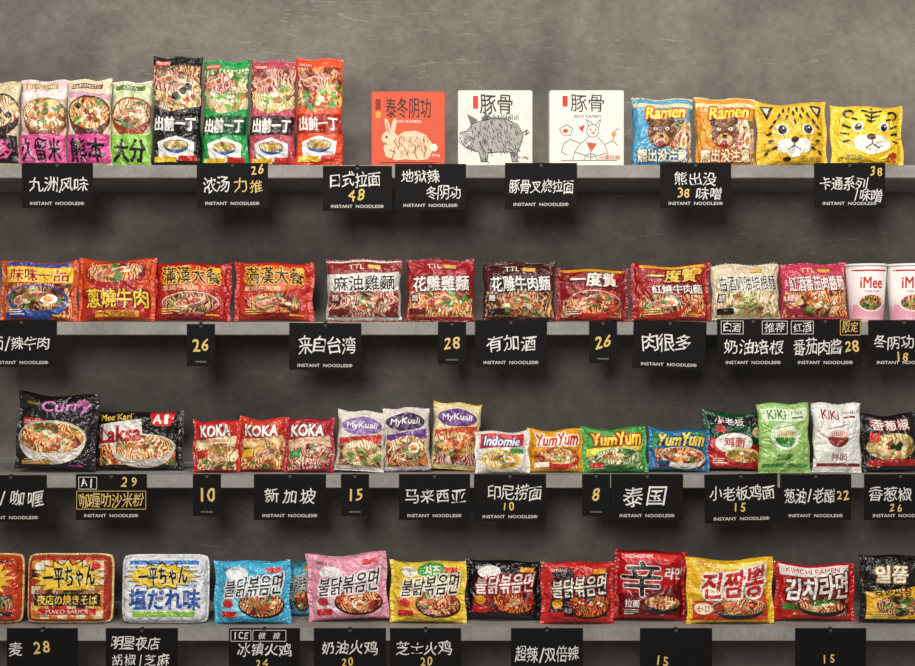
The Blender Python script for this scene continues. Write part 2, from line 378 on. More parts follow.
p.r(114,84,144,89,'5a7a3c'); p.t('OITA',122,85,136,88.2,W_,0); p.b(131,112,21,16,'9a3a1a','ram','emgc'); p.r(106,133,154,162,'8fcb4a'); p.t('大分',114,138,146,159,K_,.12,br=.06)
def demae(x0,x1,yt,c,lab,bg,food,tops,dark,y):
    p=Pack(x0,x1,yt,0,c,lab,kind='v',T=.034,sf=.045,y=y,seal=c)
    w=x1-x0; p.fr(x0+1,yt+9,x1-1,yt+56,bg); p.f(x0+w*.56,yt+38,w*.5,19,food,tops)
    p.f(x0+w*.36,yt+24,w*.34,11,'meat','m'); p.g([(x0,yt+57),(x0,yt+47),(x0+w*.4,yt+55),(x1,yt+49),(x1,yt+57)],c)
    p.r(x0+3,yt+4,x0+w*.36,yt+9,'c81e1e'); p.t('NISSIN',x0+4,yt+5,x0+w*.34,yt+8,W_,0)
    p.r(x0+1,yt+57,x1-1,yt+75,dark); p.t('出前一丁',x0+4,yt+60,x1-4,yt+73,W_,.14)
    p.g([(x0+6,yt+84),(x0+w*.5,yt+78),(x1-6,yt+84),(x1-8,yt+101),(x0+8,yt+101)],'f2efe6'); p.b(x0+w*.5,yt+87,w*.26,5,'2f62a8','dry','g'); p.r(x0+3,yt+98,x0+w*.5,yt+103,'f2c42c'); p.r(x0+w*.55,yt+97,x1-4,yt+102,'c8281c')
    return p
demae(151,201,56,'15110e','tall black noodle packet, first of four tall coloured packets','brn','ram','ecn','0c0a09',.024)
demae(201,248,58,'1c9a48','tall green noodle packet with a pale soup picture','grn','wht','gwg','0e4a24',.02)
demae(248,295,58,'b8485a','tall dusky pink noodle packet, between the green and orange ones','meat','dry','cwg','2a0d12',.024)
demae(295,343,56,'ea5020','tall orange red noodle packet with roast pork picture','red','org','crg','a82408',.02)
# boxes
p=Pack(372,445,93,0,'d4522f','orange red square noodle carton with a pale rabbit drawing',kind='box',T=.045,y=.012,tilt=0,name='noodle_box',cat='noodle box',seal='c64423')
p.t('泰冬阴功',386,99,431,118,'3a1410',.02,br=.08); p.r(376,100,381,110,'8c1c12'); p.r(376,112,381,118,'e8a040'); p.t('BOX RAMEN',395,120,421,122.5,W_,0)
C1='e8c8a2'
p.g([(386,154),(384,146),(388,138),(396,136),(404,131),(416,130),(426,134),(432,142),(432,150),(428,157),(418,158),(406,157),(396,158)],C1,'drawing')
p.e(390,137,8,7,C1,'drawing'); p.e(388,126,2.3,8,C1,'drawing',rot=-.25); p.e(394,126,2.3,8,C1,'drawing',rot=.2); p.e(388,127,1,6,'c88a70','drawing',rot=-.25); p.e(434,146,3.6,3.6,'f6ead8','drawing')
R=random.Random(4); p.ll([[(x,y),(x+R.uniform(-2,2),y+R.uniform(3,6))] for x,y in ((R.uniform(394,428),R.uniform(134,151)) for _ in range(60))],.5,'9a5a40')
p.e(387,136,1.2,1.2,K_,'drawing',n=10); p.ll([[(384,141),(388,143)],[(418,157),(414,149),(420,143)],[(392,157),(395,150),(390,148)],[(380,160),(436,160)]],.7,'7a2a1a'); p.t('120g',430,152,440,155,W_,0)
p=Pack(458,532,92,0,'e2ddd3','white square noodle carton with a black wild boar drawing',kind='box',T=.045,y=.012,tilt=0,name='noodle_box',cat='noodle box')
p.t('豚骨',480,96,512,114,'2a2624',.02,br=.07); p.r(473,97,478,109,'c9352a'); p.t('BOX RAMEN',481,116.5,511,119,'6a6662',0)
pig=[(467,130),(473,123),(484,120),(492,118),(506,119),(517,124),(523,134),(520,144),(517,150),(517,159),(512,159),(510,150),(498,150),(488,151),(487,159),(481,159),(479,150),(472,148),(465,145),(460,140),(460,132)]
p.g(pig,'a5a29d','drawing'); p.g([(471,125),(467,114),(478,120)],'6a6866','drawing'); p.g([(481,121),(486,112),(489,120)],'5a5856','drawing')
def inside(x,y,P):
    c=False
    for (a,b),(d,e) in zip(P,P[1:]+P[:1]):
        if (b>y)!=(e>y) and x<(d-a)*(y-b)/(e-b)+a: c=not c
    return c
L=[]
while len(L)<210:
    x,y=R.uniform(460,524),R.uniform(117,158)
    if inside(x,y,pig): L.append([(x,y),(x+R.uniform(-.5,3.2),y+R.uniform(1.5,4.5))])
p.ll(L,.5,'2a2827'); p.ll([[(x,119+abs(x-500)*.05),(x+R.uniform(-1,3),114+R.uniform(-1,2)+abs(x-500)*.07)] for x in range(486,520,2)],.5,'2a2826'); p.ll([pig+pig[:1]],.6,'2a2826')
p.e(470,133,1.6,1.6,W_,'drawing',n=10); p.e(470,133,.9,.9,K_,'drawing',n=8); p.e(461,138,2.6,4.2,'c8c4be','drawing'); p.e(460.4,137,.6,1,K_,'drawing',n=6); p.e(461.4,140,.6,1,K_,'drawing',n=6)
p.ll([[(522,132),(527,129),(525,134),(529,131)]],.8,'3a3836'); p.l([(466,145),(470,140),(469,144)],.9,W_); p.t('118g',519,154,528,157,'4a4642',0)
p=Pack(549,623,92,0,'e5e1d8','white square noodle carton with a thin line sketch and small red patches',kind='box',T=.045,y=.012,tilt=0,name='noodle_box',cat='noodle box')
p.t('豚骨',570,96,603,112,'2a2624',0,br=.08); p.r(562,97,567,107,'c9352a'); p.t('BOX RAMEN',574,115,600,117.5,'6a6662',0)
LN=[p.ep(592,130,6,6,n=20)+[(598,130)],[(588,125),(585,119),(592,123)],[(595,124),(600,119),(598,127)],[(588,136),(580,142),(574,150),(572,158)],[(597,136),(604,143),(607,151),(606,158)],[(586,140),(590,150),(596,142)],[(580,142),(570,138),(563,142)],[(604,143),(612,139),(617,144)],[(574,150),(590,155),(606,151)],[(590,150),(590,158)],[(560,158),(616,158)],[(563,142),(561,150),(567,153)],[(612,139),(614,130),(618,128)],[(559,128),(566,124),(572,128),(570,134),(562,134),(559,128)],[(583,158),(586,152),(594,152),(597,158)]]
p.ll(LN,.5,'5a5652')
p.e(590,129,.7,.7,K_,'drawing',n=8);p.e(595,129,.7,.7,K_,'drawing',n=8); p.e(592.5,132,1.8,1.2,'d98a80','drawing'); p.g([(578,127),(584,124),(582,131)],'d24a36','drawing'); p.e(565,130,2.6,1.8,'d24a36','drawing'); p.g([(586,141),(596,142),(591,149)],'d8523a','drawing'); p.e(613,133,2.2,2.2,'e89a4a','drawing'); p.t('火锅拉面',598,153,619,157,'e05a2a',0)
# bears
for (x0,c,c2,lab) in ((632,'58a7cc','2a6a9a','light blue noodle bag with a yellow title and a brown bear head'),(695,'e89a2c','b8501a','orange noodle bag with a yellow title and a brown bear head')):
    p=Pack(x0,x0+62,97,0,c,lab,kind='v',T=.045,sf=.06,y=.02 if x0<650 else .024,seal='e2c48a',tilt=4)
    p.r(x0,103,x0+62,107,'ead9a8'); p.fr(x0+36,120,x0+60,160,'ram','me'); p.t('Ramen',x0+14,106,x0+54,118,'fbe04a',.04,oc='c8321c',ow=.08,rot=.05,sk=.15); p.t('札幌',x0+4,108,x0+12,112,W_,0)
    p.e(x0+18,122,4,4,'4b2a14','drawing'); p.e(x0+39,121,4,4,'4b2a14','drawing'); p.e(x0+28,133,14.5,13.5,'7a461f','drawing'); p.e(x0+28,139,8,6.5,'d0a064','drawing'); p.e(x0+28,136,2.8,1.9,K_,'drawing'); p.g([(x0+22,140),(x0+34,140),(x0+32,146),(x0+24,146)],'901810','drawing')
    p.g([(x0+23,140),(x0+25,140),(x0+24,143)],W_,'drawing'); p.g([(x0+31,140),(x0+33,140),(x0+32,143)],W_,'drawing')
    p.e(x0+22,129,2.2,1.6,W_,'drawing',n=10);p.e(x0+34,129,2.2,1.6,W_,'drawing',n=10);p.e(x0+22,129,1,1,K_,'drawing',n=8);p.e(x0+34,129,1,1,K_,'drawing',n=8); p.l([(x0+18,125),(x0+25,128)],1.2,K_); p.l([(x0+38,125),(x0+31,128)],1.2,K_)
    p.t('熊出没注意',x0+5,148,x0+55,159,'fff6c8',.1,oc=c2,ow=.14)
# animal faces
p=Pack(758,829,100,0,'eec02a','yellow noodle bag printed with a spotted wild cat face',T=.046,rot=1,y=.02,tilt=5)
p.g([(762,105),(775,105),(768,119)],'2a2018','drawing');p.g([(811,105),(826,106),(820,119)],'2a2018','drawing'); p.g([(765,107),(771,107),(768,114)],'e8d8b0','drawing');p.g([(814,107),(822,108),(819,114)],'e8d8b0','drawing')
p.e(785,145,9,7,'fbf5e8','drawing');p.e(803,145,9,7,'fbf5e8','drawing'); p.e(794,151,8,5,'fbf5e8','drawing')
for x in (781,807): p.e(x,129,6.2,5.6,'fbf5e8','drawing'); p.e(x,129,4.6,4.8,'2a2018','drawing'); p.e(x+1,127.3,1,1,W_,'drawing',n=8)
p.e(794,139,4.2,2.8,'4a2418','drawing'); p.l([(794,140),(794,145),(787,149)],.9,K_); p.l([(794,145),(801,149)],.9,K_)
for x,y,a in ((790,108,.1),(798,108,-.1),(784,109,.3),(804,109,-.3),(787,116,.2),(801,116,-.2),(794,112,0),(794,121,0),(779,115,.5),(809,115,-.5),(770,126,.9),(818,126,-.9),(768,133,1.3),(820,133,-1.3),(770,140,1.5),(818,140,-1.5),(774,147,1.2),(814,147,-1.2),(774,121,.7),(814,121,-.7),(767,151,.8),(821,151,-.8)): p.e(x,y,1.2,3,'2a2018','drawing',rot=a,n=12)
p.ll([[(778,144),(764,142)],[(778,147),(765,149)],[(810,144),(824,142)],[(810,147),(823,149)]],.5,K_)
p.e(786,158,4,2,'2a2018'); p.t('石虎面',800,155,822,160,'6a4a10',.01)
p=Pack(832,905,103,0,'f6cc26','bright yellow noodle bag printed with a striped tiger face',T=.046,rot=.5,y=.02,tilt=5)
p.e(848,113,6,5,K_,'drawing');p.e(892,114,6,5,K_,'drawing');p.e(848,114,3.4,3,'f2b01e','drawing');p.e(892,115,3.4,3,'f2b01e','drawing'); p.e(870,131,27,23,'fbd636','drawing'); p.e(862,143,10,8,'fdf8ea','drawing');p.e(879,143,10,8,'fdf8ea','drawing'); p.e(870,149,9,5,'fdf8ea','drawing')
for x in (857,884): p.e(x,127,5.4,5,'fdf8ea','drawing'); p.e(x,127.5,3.4,3.8,K_,'drawing'); p.e(x+1,126,1,1,W_,'drawing',n=8)
p.e(870,137,4.6,3,'5a3020','drawing'); p.l([(870,139),(870,144),(863,148)],1,K_); p.l([(870,144),(877,148)],1,K_)
p.ll([[(860,110),(870,113),(881,110)],[(863,115),(870,118),(878,115)],[(866,120),(870,122),(874,120)],[(870,108),(870,123)],[(842,124),(850,128)],[(840,132),(849,134)],[(842,141),(849,140)],[(899,124),(891,128)],[(900,132),(892,134)],[(899,141),(892,140)],[(850,118),(856,120)],[(891,118),(885,120)]],1.8,K_)
p.t('台湾拉面',838,154,860,159,'3a6a2a',.01); p.t('虎',886,151,896,160,'c8321c',.04)
# ============================================================ ROW 2
p=Pack(-2,76,260,1,'c84c18','orange noodle bag with yellow title bar and blue rimmed bowl',tilt=6)
p.r(5,262,70,266,'2a4a9a'); p.r(4,267,71,283,'f6c832'); p.t('味味一品',9,268.5,67,281.5,'b01410',.08,oc='fbe88a',ow=.03); p.fr(4,284,71,318,'red'); p.b(38,299,31,14,'2c4f9c','brn','mgec'); p.r(4,313,26,319,'1f4a9a'); p.busy('fbe8b0','f0c020')
p=Pack(76,154,258,1,'d24a1a','orange red noodle bag with its bowl at the top and a yellow title',tilt=6,y=.022)
p.b(115,272,32,12,'a81810','red','mgc'); p.g([(80,290),(115,286),(150,290),(150,318),(80,318)],'b8221a'); p.t('蔥燒牛肉',86,290,148,309,'fbcf3a',.06,oc='5a0c08',ow=.1); p.r(96,312,140,318,'e8a82a'); p.t('牛肉麵',100,312.5,136,317.5,'8a1a10',.01)
for x0,x1,c,lab,yy,gl in ((150,230,'b01c16','dark red noodle bag with gold edged black title, touching the orange red one',.03,'d24a1e'),(233,313,'c22c18','brighter red noodle bag with gold edged black title, before the wide gap',.018,'e0641e')):
    p=Pack(x0,x1,261,1,c,lab,tilt=6,y=yy); m=(x0+x1)/2
    p.e(m,279,33,14,gl); p.b(m+1,304,29,11,'8e1610','brn' if x0<200 else 'red','gcmr'); p.t('滿漢大餐',x0+11,267,x1-10,285,K_,.05,oc='f2b640',ow=.1); p.t('蔥燒牛肉麵',x0+10,287,x0+48,292,'fbe8b8',.01); p.busy('f2c860','e8b030')
def ttl(x0,x1,yt,c,cs,lab,title,tc,oc,food,tops,ty,y,rot=0,tp=None):
    p=Pack(x0,x1,yt,1,c,lab,kind='v',sf=.07,seal=cs,tilt=5,y=y,rot=rot); w=x1-x0
    if tp: p.r(x0,yt+3,x1,ty-3,tp)
    p.fr(x0+2,ty+13,x1-2,317,food,tops); p.g([(x0+2,ty-2),(x1-2,ty-5),(x1-2,ty+13),(x0+w*.6,ty+17),(x0+2,ty+14)],c); p.f(x0+w*.55,303,w*.38,13,food,tops+'c')
    p.t('TTL',x0+w*.3,yt+6,x0+w*.5,yt+10.5,'f6e8c8',.01); p.r(x0+w*.55,yt+6,x0+w*.72,yt+10,'d8b04a')
    p.t(title,x0+w*.1,ty-1,x1-w*.07,ty+14,tc,.05,oc=oc,ow=.1,rot=.03); p.r(x0+4,309,x0+w*.3,315,cs); p.r(x0+4,ty+17,x0+w*.17,ty+25,cs); p.t('麵',x0+w*.07,ty+18,x0+w*.16,ty+24,W_,0); return p
ttl(325,402,259,'dcdad4','7e2420','white noodle bag with red brown seals and top, after the wide gap','麻油雞麵','2a1a18','f6f2ea','meat','wg',277,.02,tp='8e2a22')
ttl(405,475,259,'a3222a','7e161c','crimson noodle bag with white title, beside the white one','花雕雞麵',W_,'5a0e12','org','mgw',278,.026)
ttl(482,556,262,'48191a','301012','dark maroon noodle bag with white title, between two red bags','花雕牛肉麵',W_,'1a0808','brn','mgr',278,.02)
p=Pack(556,629,267,1,'8a1418','deep red noodle bag with a round red bowl and white title',tilt=6)
p.r(562,269,624,272,'c8982a'); p.fr(562,300,622,318,'brn'); p.b(593,303,27,12,'c8281c','red','mgrc'); p.t('一度贊',570,273,618,287,'fbf0d8',.08,oc='3a0a08',ow=.1); p.busy()
p=Pack(632,712,263,1,'a0181a','red noodle bag with gold title above a second white line of characters',tilt=6,y=.024)
p.r(640,265,706,268,'d8a83a'); p.fr(640,296,706,318,'red','g'); p.b(662,305,25,11,'c8301c','brn','mec'); p.t('一度贊',648,269,698,283,'f6cf5a',.08,oc='4a0a0a',ow=.1); p.t('紅燒牛肉麵',652,286,704,295,W_,.06,oc='5a0a0a',ow=.1); p.busy('f0d080','e8b030')
ttl(712,782,263,'e0d2b0','1d1815','cream noodle bag with black seals, left of the pink one','白酒奶油培根麵','2a1c14','fbf6ea','wht','gg',278,.018)
ttl(781,850,263,'c94058','b02a48','rose pink noodle bag with white title, beside the two paper cups','紅酒番茄肉醬麵',W_,'8a1428','red','wg',278,.024)
for x0,x1,lab in ((848,889,'white and pink paper noodle cup standing next to the rose pink bag'),(889,931,'white and pink paper noodle cup cut by the right photo edge')):
    p=Pack(x0,x1,264,1,'efe9e5',lab,kind='cup',T=.082,y=.012,tilt=0,name='noodle_cup',cat='noodle cup',seal='f2eee8'); w=x1-x0
    p.r(x0,304,x1,320,'e8a8b8'); p.r(x0,270,x1,271.5,'d42a4a'); p.t('iMee',x0+w*.24,277,x1-w*.24,288,'d42a2a',.02); p.e(x0+w*.5,302,w*.31,9,'f6e4dc'); p.f(x0+w*.5,302,w*.27,7.5,'red','sg'); p.t('CUP NOODLES',x0+w*.22,316,x0+w*.78,318,W_,0); p.t('TOM YUM',x0+w*.32,290,x0+w*.68,292,'b02a3a',0)
# ============================================================ ROW 3
p=Pack(12,93,395,2,'191417','big black curry noodle bag with pinkish script and a white bowl',tilt=5,rot=2.5,T=.052)
p.t('Curry',38,401,86,416,'d88ac4',.02,oc='5a1a50',ow=.05,sk=.15); p.t('MYKUALI',22,404,35,407,'d9a83a',0); p.r(18,421,40,429,'c8281c'); p.t('PENANG',20,423,38,427,W_,0); p.b(50,440,36,18,'ece6da','org','wgrsc'); p.r(20,464,50,468,'c8901e'); p.busy('b8a890','a03070')
p=Pack(93,182,411,2,'1d1517','wide black noodle bag with a white title patch and soup bowl',tilt=7,rot=-1,T=.05,y=.05)
p.g([(94,425),(142,420),(142,446),(96,450)],'e8e2da'); p.fr(98,447,176,468,'red','g'); p.b(144,450,32,14,'d8d0c0','org','swgrc'); p.t('Laksa',97,427,141,444,'b81c1c',.03,rot=.05,sk=.1); p.t('Mee Kari',100,414,132,421,'f2c83a',.02); p.g([(150,413),(162,409),(175,413),(171,427),(154,427)],'d8281c'); p.t('A',154,414,162,424.5,W_,.03); p.t('1',165,414,168,424.5,W_,.03)
for i,(x0,x1,yt,c,c2,fd) in enumerate(((192,239,420,'cf2a26','f0d9a8','ram'),(237,287,418,'d8402a','f2c98a','org'),(284,334,418,'b02530','ecc8a0','meat'))):
    p=Pack(x0,x1,yt,2,c,['bright red small noodle bag, left one of three with the same white wordmark','orange red small noodle bag, middle of three with the same white wordmark','crimson small noodle bag, right one of three with the same white wordmark'][i],tilt=6,y=(.02,.034,.02)[i],T=.038)
    p.g([(x0+3,441),(x1-3,436),(x1-3,448),(x0+3,452)],c2); p.fr(x0+4,449,x1-4,471,fd,'rgc'); p.f((x0+x1)/2+6,455,17,11,fd,('sg','cgm','cr')[i]); p.t('KOKA',x0+8,425,x1-9,437,W_,.04,oc='6a1010',ow=.04); p.t('INSTANT NOODLES',x0+8,440,x0+34,442.5,c,0); p.g([(x0+5,452),(x0+16,450),(x0+16,458),(x0+5,460)],['c8281c','f0b020','3a8a3c'][i])
for i,(x0,x1,yt,c,cs,fd) in enumerate(((334,384,413,'e0d8ce','d8cfc6','wht'),(383,431,408,'d8cfc6','4a2a5a','ram'),(429,478,405,'e2d29e','d9a52e','org'))):
    p=Pack(x0,x1,yt,2,c,['white and mauve upright noodle bag, left of three from the same maker','pale noodle bag with dark purple seals, middle of three upright bags','cream upright noodle bag with golden seals, tallest of three'][i],kind='v',sf=.06,seal=cs,tilt=5,rot=(3,-1,4)[i],y=(.02,.03,.045)[i],T=.038); w=x1-x0
    p.e(x0+w*.5,yt+15,w*.42,9,('8a6aa8','3c1e4e','6a3a86')[i]); p.t('MyKuali',x0+w*.19,yt+11,x1-w*.19,yt+19,W_,.02,sk=.15); p.g([(x0+3,yt+28),(x1-3,yt+22),(x1-3,yt+32),(x0+3,yt+36)],('c83a2a','6a3a8a','c8501c')[i])
    p.fr(x0+3,yt+33,x1-3,468,('brn','red','meat')[i],'cg'); p.f(x0+w*.54,yt+42,w*.42,13,fd,('scg','mge','scr')[i])
p=Pack(475,530,431,2,'e4ded4','small white noodle bag with a red wordmark panel',tilt=8,T=.03,y=.008)
p.g([(480,434),(524,434),(524,447),(480,449)],'d42822'); p.t('Indomie',484,437,520,446,W_,.03,oc='1a3a8a',ow=.08,sk=.1); p.e(501,460,20,10,'f4c62c'); p.f(501,460,18,9,'dry','ecg'); p.r(512,450,525,454,'3a9a3c')
for i,(x0,x1,yt,c,tc,oc,fd,rot) in enumerate(((528,584,429,'f0ac28','d42a1c','fdf6e6','org',1),(583,648,428,'43a03e','fbe23a','b81c14','grn',0),(648,710,430,'1d6fa0','fbd832','0d3a6a','red',1))):
    p=Pack(x0,x1,yt,2,c,['small yellow orange noodle bag with red script title','small bright green noodle bag with yellow script title','small blue noodle bag with yellow script title and green corners'][i],tilt=9,rot=rot,y=(.026,.018,.026)[i],T=.036); w=x1-x0
    p.fr(x0+6,452,x1-6,470,fd,'c')
    if i==2: p.g([(x0+4,yt+4),(x0+20,yt+4),(x0+4,yt+24)],'2f9a4a'); p.g([(x1-4,yt+4),(x1-20,yt+4),(x1-4,yt+24)],'2f9a4a')
    if i==1: p.g([(x0+4,450),(x1-4,444),(x1-4,452),(x0+4,458)],'e8e04a')
    p.b(x0+w*.55,458,w*.38,9,('c8281c','3a7a2c','e0d8c4')[i],fd,'sgc'); p.t('YumYum',x0+w*.13,yt+5,x1-w*.1,yt+18,tc,.04,oc=oc,ow=.09,rot=.04,sk=.12,gr=.1); p.r(x0+6,464,x0+20,469,oc)
p=Pack(702,771,413,2,'124a28','tall noodle bag split between dark green and red with a white patch',tilt=5,rot=2,y=.045,T=.036)
p.g([(704,440),(770,450),(770,472),(704,472)],'c22226'); p.g([(706,418),(768,418),(766,426),(706,428)],'101613'); p.t('小老板',713,418.5,742,426.5,W_,.03); p.e(733,446,19,11,'f0ece2'); p.f(742,458,18,8,'dry','rgc'); p.g([(712,434),(718,424),(726,436)],'c22226'); p.e(718,424,2,2,W_,n=10); p.t('鸡面',723,440,744,450,'c22226',.06); p.e(757,434,7,6,'e8c8a0'); p.busy()
for i,(x0,x1,c,c2,c3,cs) in enumerate(((759,812,'9fc96e','e0ecca','3f8a3a','8abf5c'),(813,863,'e8e5df','efece6','8a2a22','d8d5ce'))):
    p=Pack(x0,x1,404,2,c,['light green upright noodle bag with a small dark green bowl symbol','white upright noodle bag with a small dark red bowl symbol'][i],kind='v',sf=.05,seal=cs,tilt=4,y=(.012,.018)[i],T=.03); w=x1-x0
    p.g([(x0+3,409),(x1-3,409),(x1-3,422),(x0+3,422)],c2)
    p.t('KiKi',x0+9,411,x0+w*.52,420,c3,.02); p.t('FINE',x0+w*.62,412,x0+w*.86,415,c3,0); p.r(x0+w*.62,417,x0+w*.86,419,c3)
    p.e(x0+w*.5,437,15,13.5,c2); p.shp([p.ep(x0+w*.5,438,11,10,0,180,18)],c3); p.ll([[(x0+w*.5-8+j*2,438),(x0+w*.5-8+j*2,433-(4-abs(j-4))*.9)] for j in range(9)],1,'d8b048' if i==0 else 'c86a3a','drawing'); p.l([(x0+w*.28,430),(x0+w*.68,425)],.8,c3); p.t('拌面',x0+w*.34,454,x0+w*.66,461,c3,.02); p.r(x0+3,464,x1-3,467,c3)
p=Pack(864,922,414,2,'1c1918','black noodle bag at the right end of the third shelf',tilt=6,T=.045)
p.t('香葱椒',873,420,911,431,W_,.04,oc='a01a14',ow=.1); p.f(893,448,25,14,'dry','rgnc'); p.r(868,461,918,468,'a81e18'); p.t('鲜',870,434,880,444,'e03a24',.05)
# ============================================================ ROW 4
def tray(x0,x1,yt,c,cs,lab,y=.02):
    return Pack(x0,x1,yt,3,c,lab,kind='tray',T=.05,tilt=4,y=y,seal=cs,name='noodle_tray',cat='noodle tray')
p=tray(-60,21,557,'c83e1c','e8b86a','orange square noodle tray cut by the left photo edge')
p.star(-10,580,27,20,14,.6,'f2c02e'); p.fr(-20,597,14,612,'brn','g'); p.r(-30,614,14,619,'3a1410'); p.r(-10,561,14,564,'7a2a12')
p=tray(27,111,557,'b8321a','ecd08c','red and yellow square noodle tray with black brush lettering')
cs_=['d8842a','f0c25a','8a2a16','e8d8a8','c8381c','5a2210']
for i in range(8):
    for j in range(7): p.r(33+i*9,562+j*8.5,42+i*9,570.5+j*8.5,cs_[(i*3+j*5+(i*j)%3)%6],'checked_print'); p.layer-=1
p.layer+=1
p.star(69,580,40,21,16,.66,'3a120c'); p.star(69,580,36,18,16,.7,'f8cc34'); p.t('一平ちゃん',45,569,96,589,K_,.14,oc='fbe28a',ow=.05,rot=.06); p.fr(37,592,101,597,'brn'); p.r(36,596,102,608,'1d0e0a'); p.t('夜店の焼きそば',39,597,99,607,'fbd03a',.05); p.r(40,611,98,617,'c8201a'); p.t('MAYO SAUCE',48,612,90,616,W_,0); p.e(41,568,5,4,'f4f0e4'); p.e(97,567,5,4,'d8281c')
p=tray(122,207,558,'f0f2f2','e6eaec','white square noodle tray with blue characters and a yellow badge')
p.r(130,562,200,566,'3a7ac0'); p.ll([[(132,569+i*5),(198,569+i*5)] for i in range(5)],1.2,'b8cfe2','checked_print'); p.star(163,578,39,15,16,.7,'15120f'); p.star(163,578,36,13,16,.74,'f8d02c'); p.t('一平ちゃん',140,569,188,587,K_,.14,oc='fdf2c0',ow=.05,rot=.06); p.t('塩だれ味',131,591,201,612,'1f55a8',.14,oc=W_,ow=.08); p.r(134,614,196,619,'8ec63f'); p.t('120g',186,585,198,589,'1f55a8',0)
def bul(x0,x1,yt,c,lab,tc,oc,fd,tops,y=.02,extra=None,rot=0,seal=None,al='e8a020'):
    p=Pack(x0,x1,yt,3,c,lab,tilt=5,y=y,rot=rot,T=.044,seal=seal); w=x1-x0
    if extra: extra(p,x0,w)
    p.e(x0+w*.64,607,w*.3,14,'2a1210'); p.f(x0+w*.64,606,w*.28,12.5,fd,tops+'c'); p.t('불닭볶음면',x0+w*.15,577,x0+w*.9,597,tc,.07,oc=oc,ow=.16,rot=.1,sk=.16,gr=.12)
    p.t('SAMYANG',x0+w*.12,yt+6,x0+w*.34,yt+9.5,tc,0); p.r(x0+w*.1,613,x0+w*.3,619,'c8201a'); p.r(x0+w*.7,yt+6,x0+w*.88,yt+11,al); p.e(x0+w*.2,605,w*.07,4.5,al); return p
def flames(c,c2):
    def f(p,x0,w):
        p.g([(x0+w*.1,618),(x0+w*.1,604),(x0+w*.2,594),(x0+w*.24,604),(x0+w*.36,590),(x0+w*.44,602),(x0+w*.6,584),(x0+w*.7,596),(x0+w*.9,586),(x0+w*.9,618)],c); p.e(x0+w*.3,574,w*.15,7,c2)
    return f
bul(285,313,561,'52b8dc','narrow strip of a light blue bag behind its twin',K_,W_,'red','r',.085)
bul(213,290,561,'46b2da','light blue spicy noodle bag with black title, in front of its twin','1a1614','f2f6f6','red','rg',.012,flames('8ad2ec','f4f8f8'),al='d83a2a')
bul(308,389,556,'ee9fb2','pink spicy noodle bag with black title','1c1416','fbf0f2','red','rw',.03,flames('f8d4dc','fbf2f4'),rot=-2,al='d83a4a')
def chz(p,x0,w):
    p.g([(x0+w*.1,618),(x0+w*.1,600),(x0+w*.45,592),(x0+w*.9,600),(x0+w*.9,618)],'f09a20'); p.e(x0+w*.55,571,w*.2,8,'3a9a3c'); p.t('치즈',x0+w*.45,566,x0+w*.65,576,'fbf4d8',.08); p.e(x0+w*.25,572,w*.1,6,'fbf6e0')
bul(389,466,562,'f4cf40','yellow spicy noodle bag with a green oval badge','1c1410','fdf6dc','red','rw',.018,chz,al='d83a2a')
bul(463,541,562,'171315','black spicy noodle bag with white title and red flames','f6f2ec','a01810','fire','wr',.04,flames('8e1810','e8e4dc'),rot=1)
bul(541,615,562,'c9231d','red spicy noodle bag with black flames, left of the tall red one','f6e6d0','1a0c0a','fire','rw',.012,flames('2a0c0a','2a0c0a'),rot=-1)
p=Pack(613,686,552,3,'bc161a','tall red noodle bag with one huge black character',tilt=5,y=.034,T=.048,rot=1)
p.r(619,555,681,562,'e03028'); p.t('NONGSHIM',624,556,650,560,W_,.01); p.g([(618,600),(684,588),(684,622),(618,622)],'6e0c10'); p.t('辛',621,564,660,601,K_,.02,oc='f2d8d0',ow=.02); p.t('라면',664,569,682,582,W_,.08); p.b(661,607,20,8,'1a1412','red','egc'); p.t('拉面',623,605,637,613,W_,.03); p.busy()
p=Pack(687,775,559,3,'f0bc20','yellow noodle bag with large red title on white outline',tilt=5,y=.012,T=.046,rot=-.5)
p.r(692,562,768,567,'f8e06a'); p.g([(692,603),(768,590),(768,622),(692,622)],'d8401c'); p.t('OTTOGI',698,562,716,566,'c8201a',.02); p.b(738,608,28,9,'1c1614','red','sgrc'); p.t('진짬뽕',702,570,765,598,'c8201a',.12,oc=W_,ow=.12,rot=.08,sk=.14,gr=.1); p.e(702,610,9,6,'fbe6c0'); p.t('진한',696,607,708,613,'8a1410',.03)
p=Pack(775,856,565,3,'c41c1c','red noodle bag with white title beside the yellow one',tilt=5,y=.034,T=.046,rot=1)
p.g([(780,567),(850,567),(850,576),(780,578)],'f0e8e0'); p.t('KIMCHI RAMEN',786,569,840,574,'c8201a',.02); p.fr(792,600,850,620,'red','c'); p.b(822,609,26,8,'1c1614','red','gcw'); p.t('김치라면',784,578,847,602,W_,.12,oc='5a0a0c',ow=.12,rot=.08,sk=.14,gr=.1); p.r(782,608,794,614,'3a8a3c')
p=Pack(861,932,555,3,'17140f','black and yellow noodle bag at the right end of the bottom shelf',tilt=5,y=.02,T=.046)
p.g([(866,594),(928,586),(928,622),(866,622)],'f0b41e'); p.t('일품',874,566,906,583,'fbf2d8',.12,oc='8a5a10',ow=.1); p.t('삼선짜장',873,588,911,597,K_,.08); p.f(898,608,24,11,'brn','gc'); p.busy('fbe8b0','f0c020')
for p in PACKS: p.build()
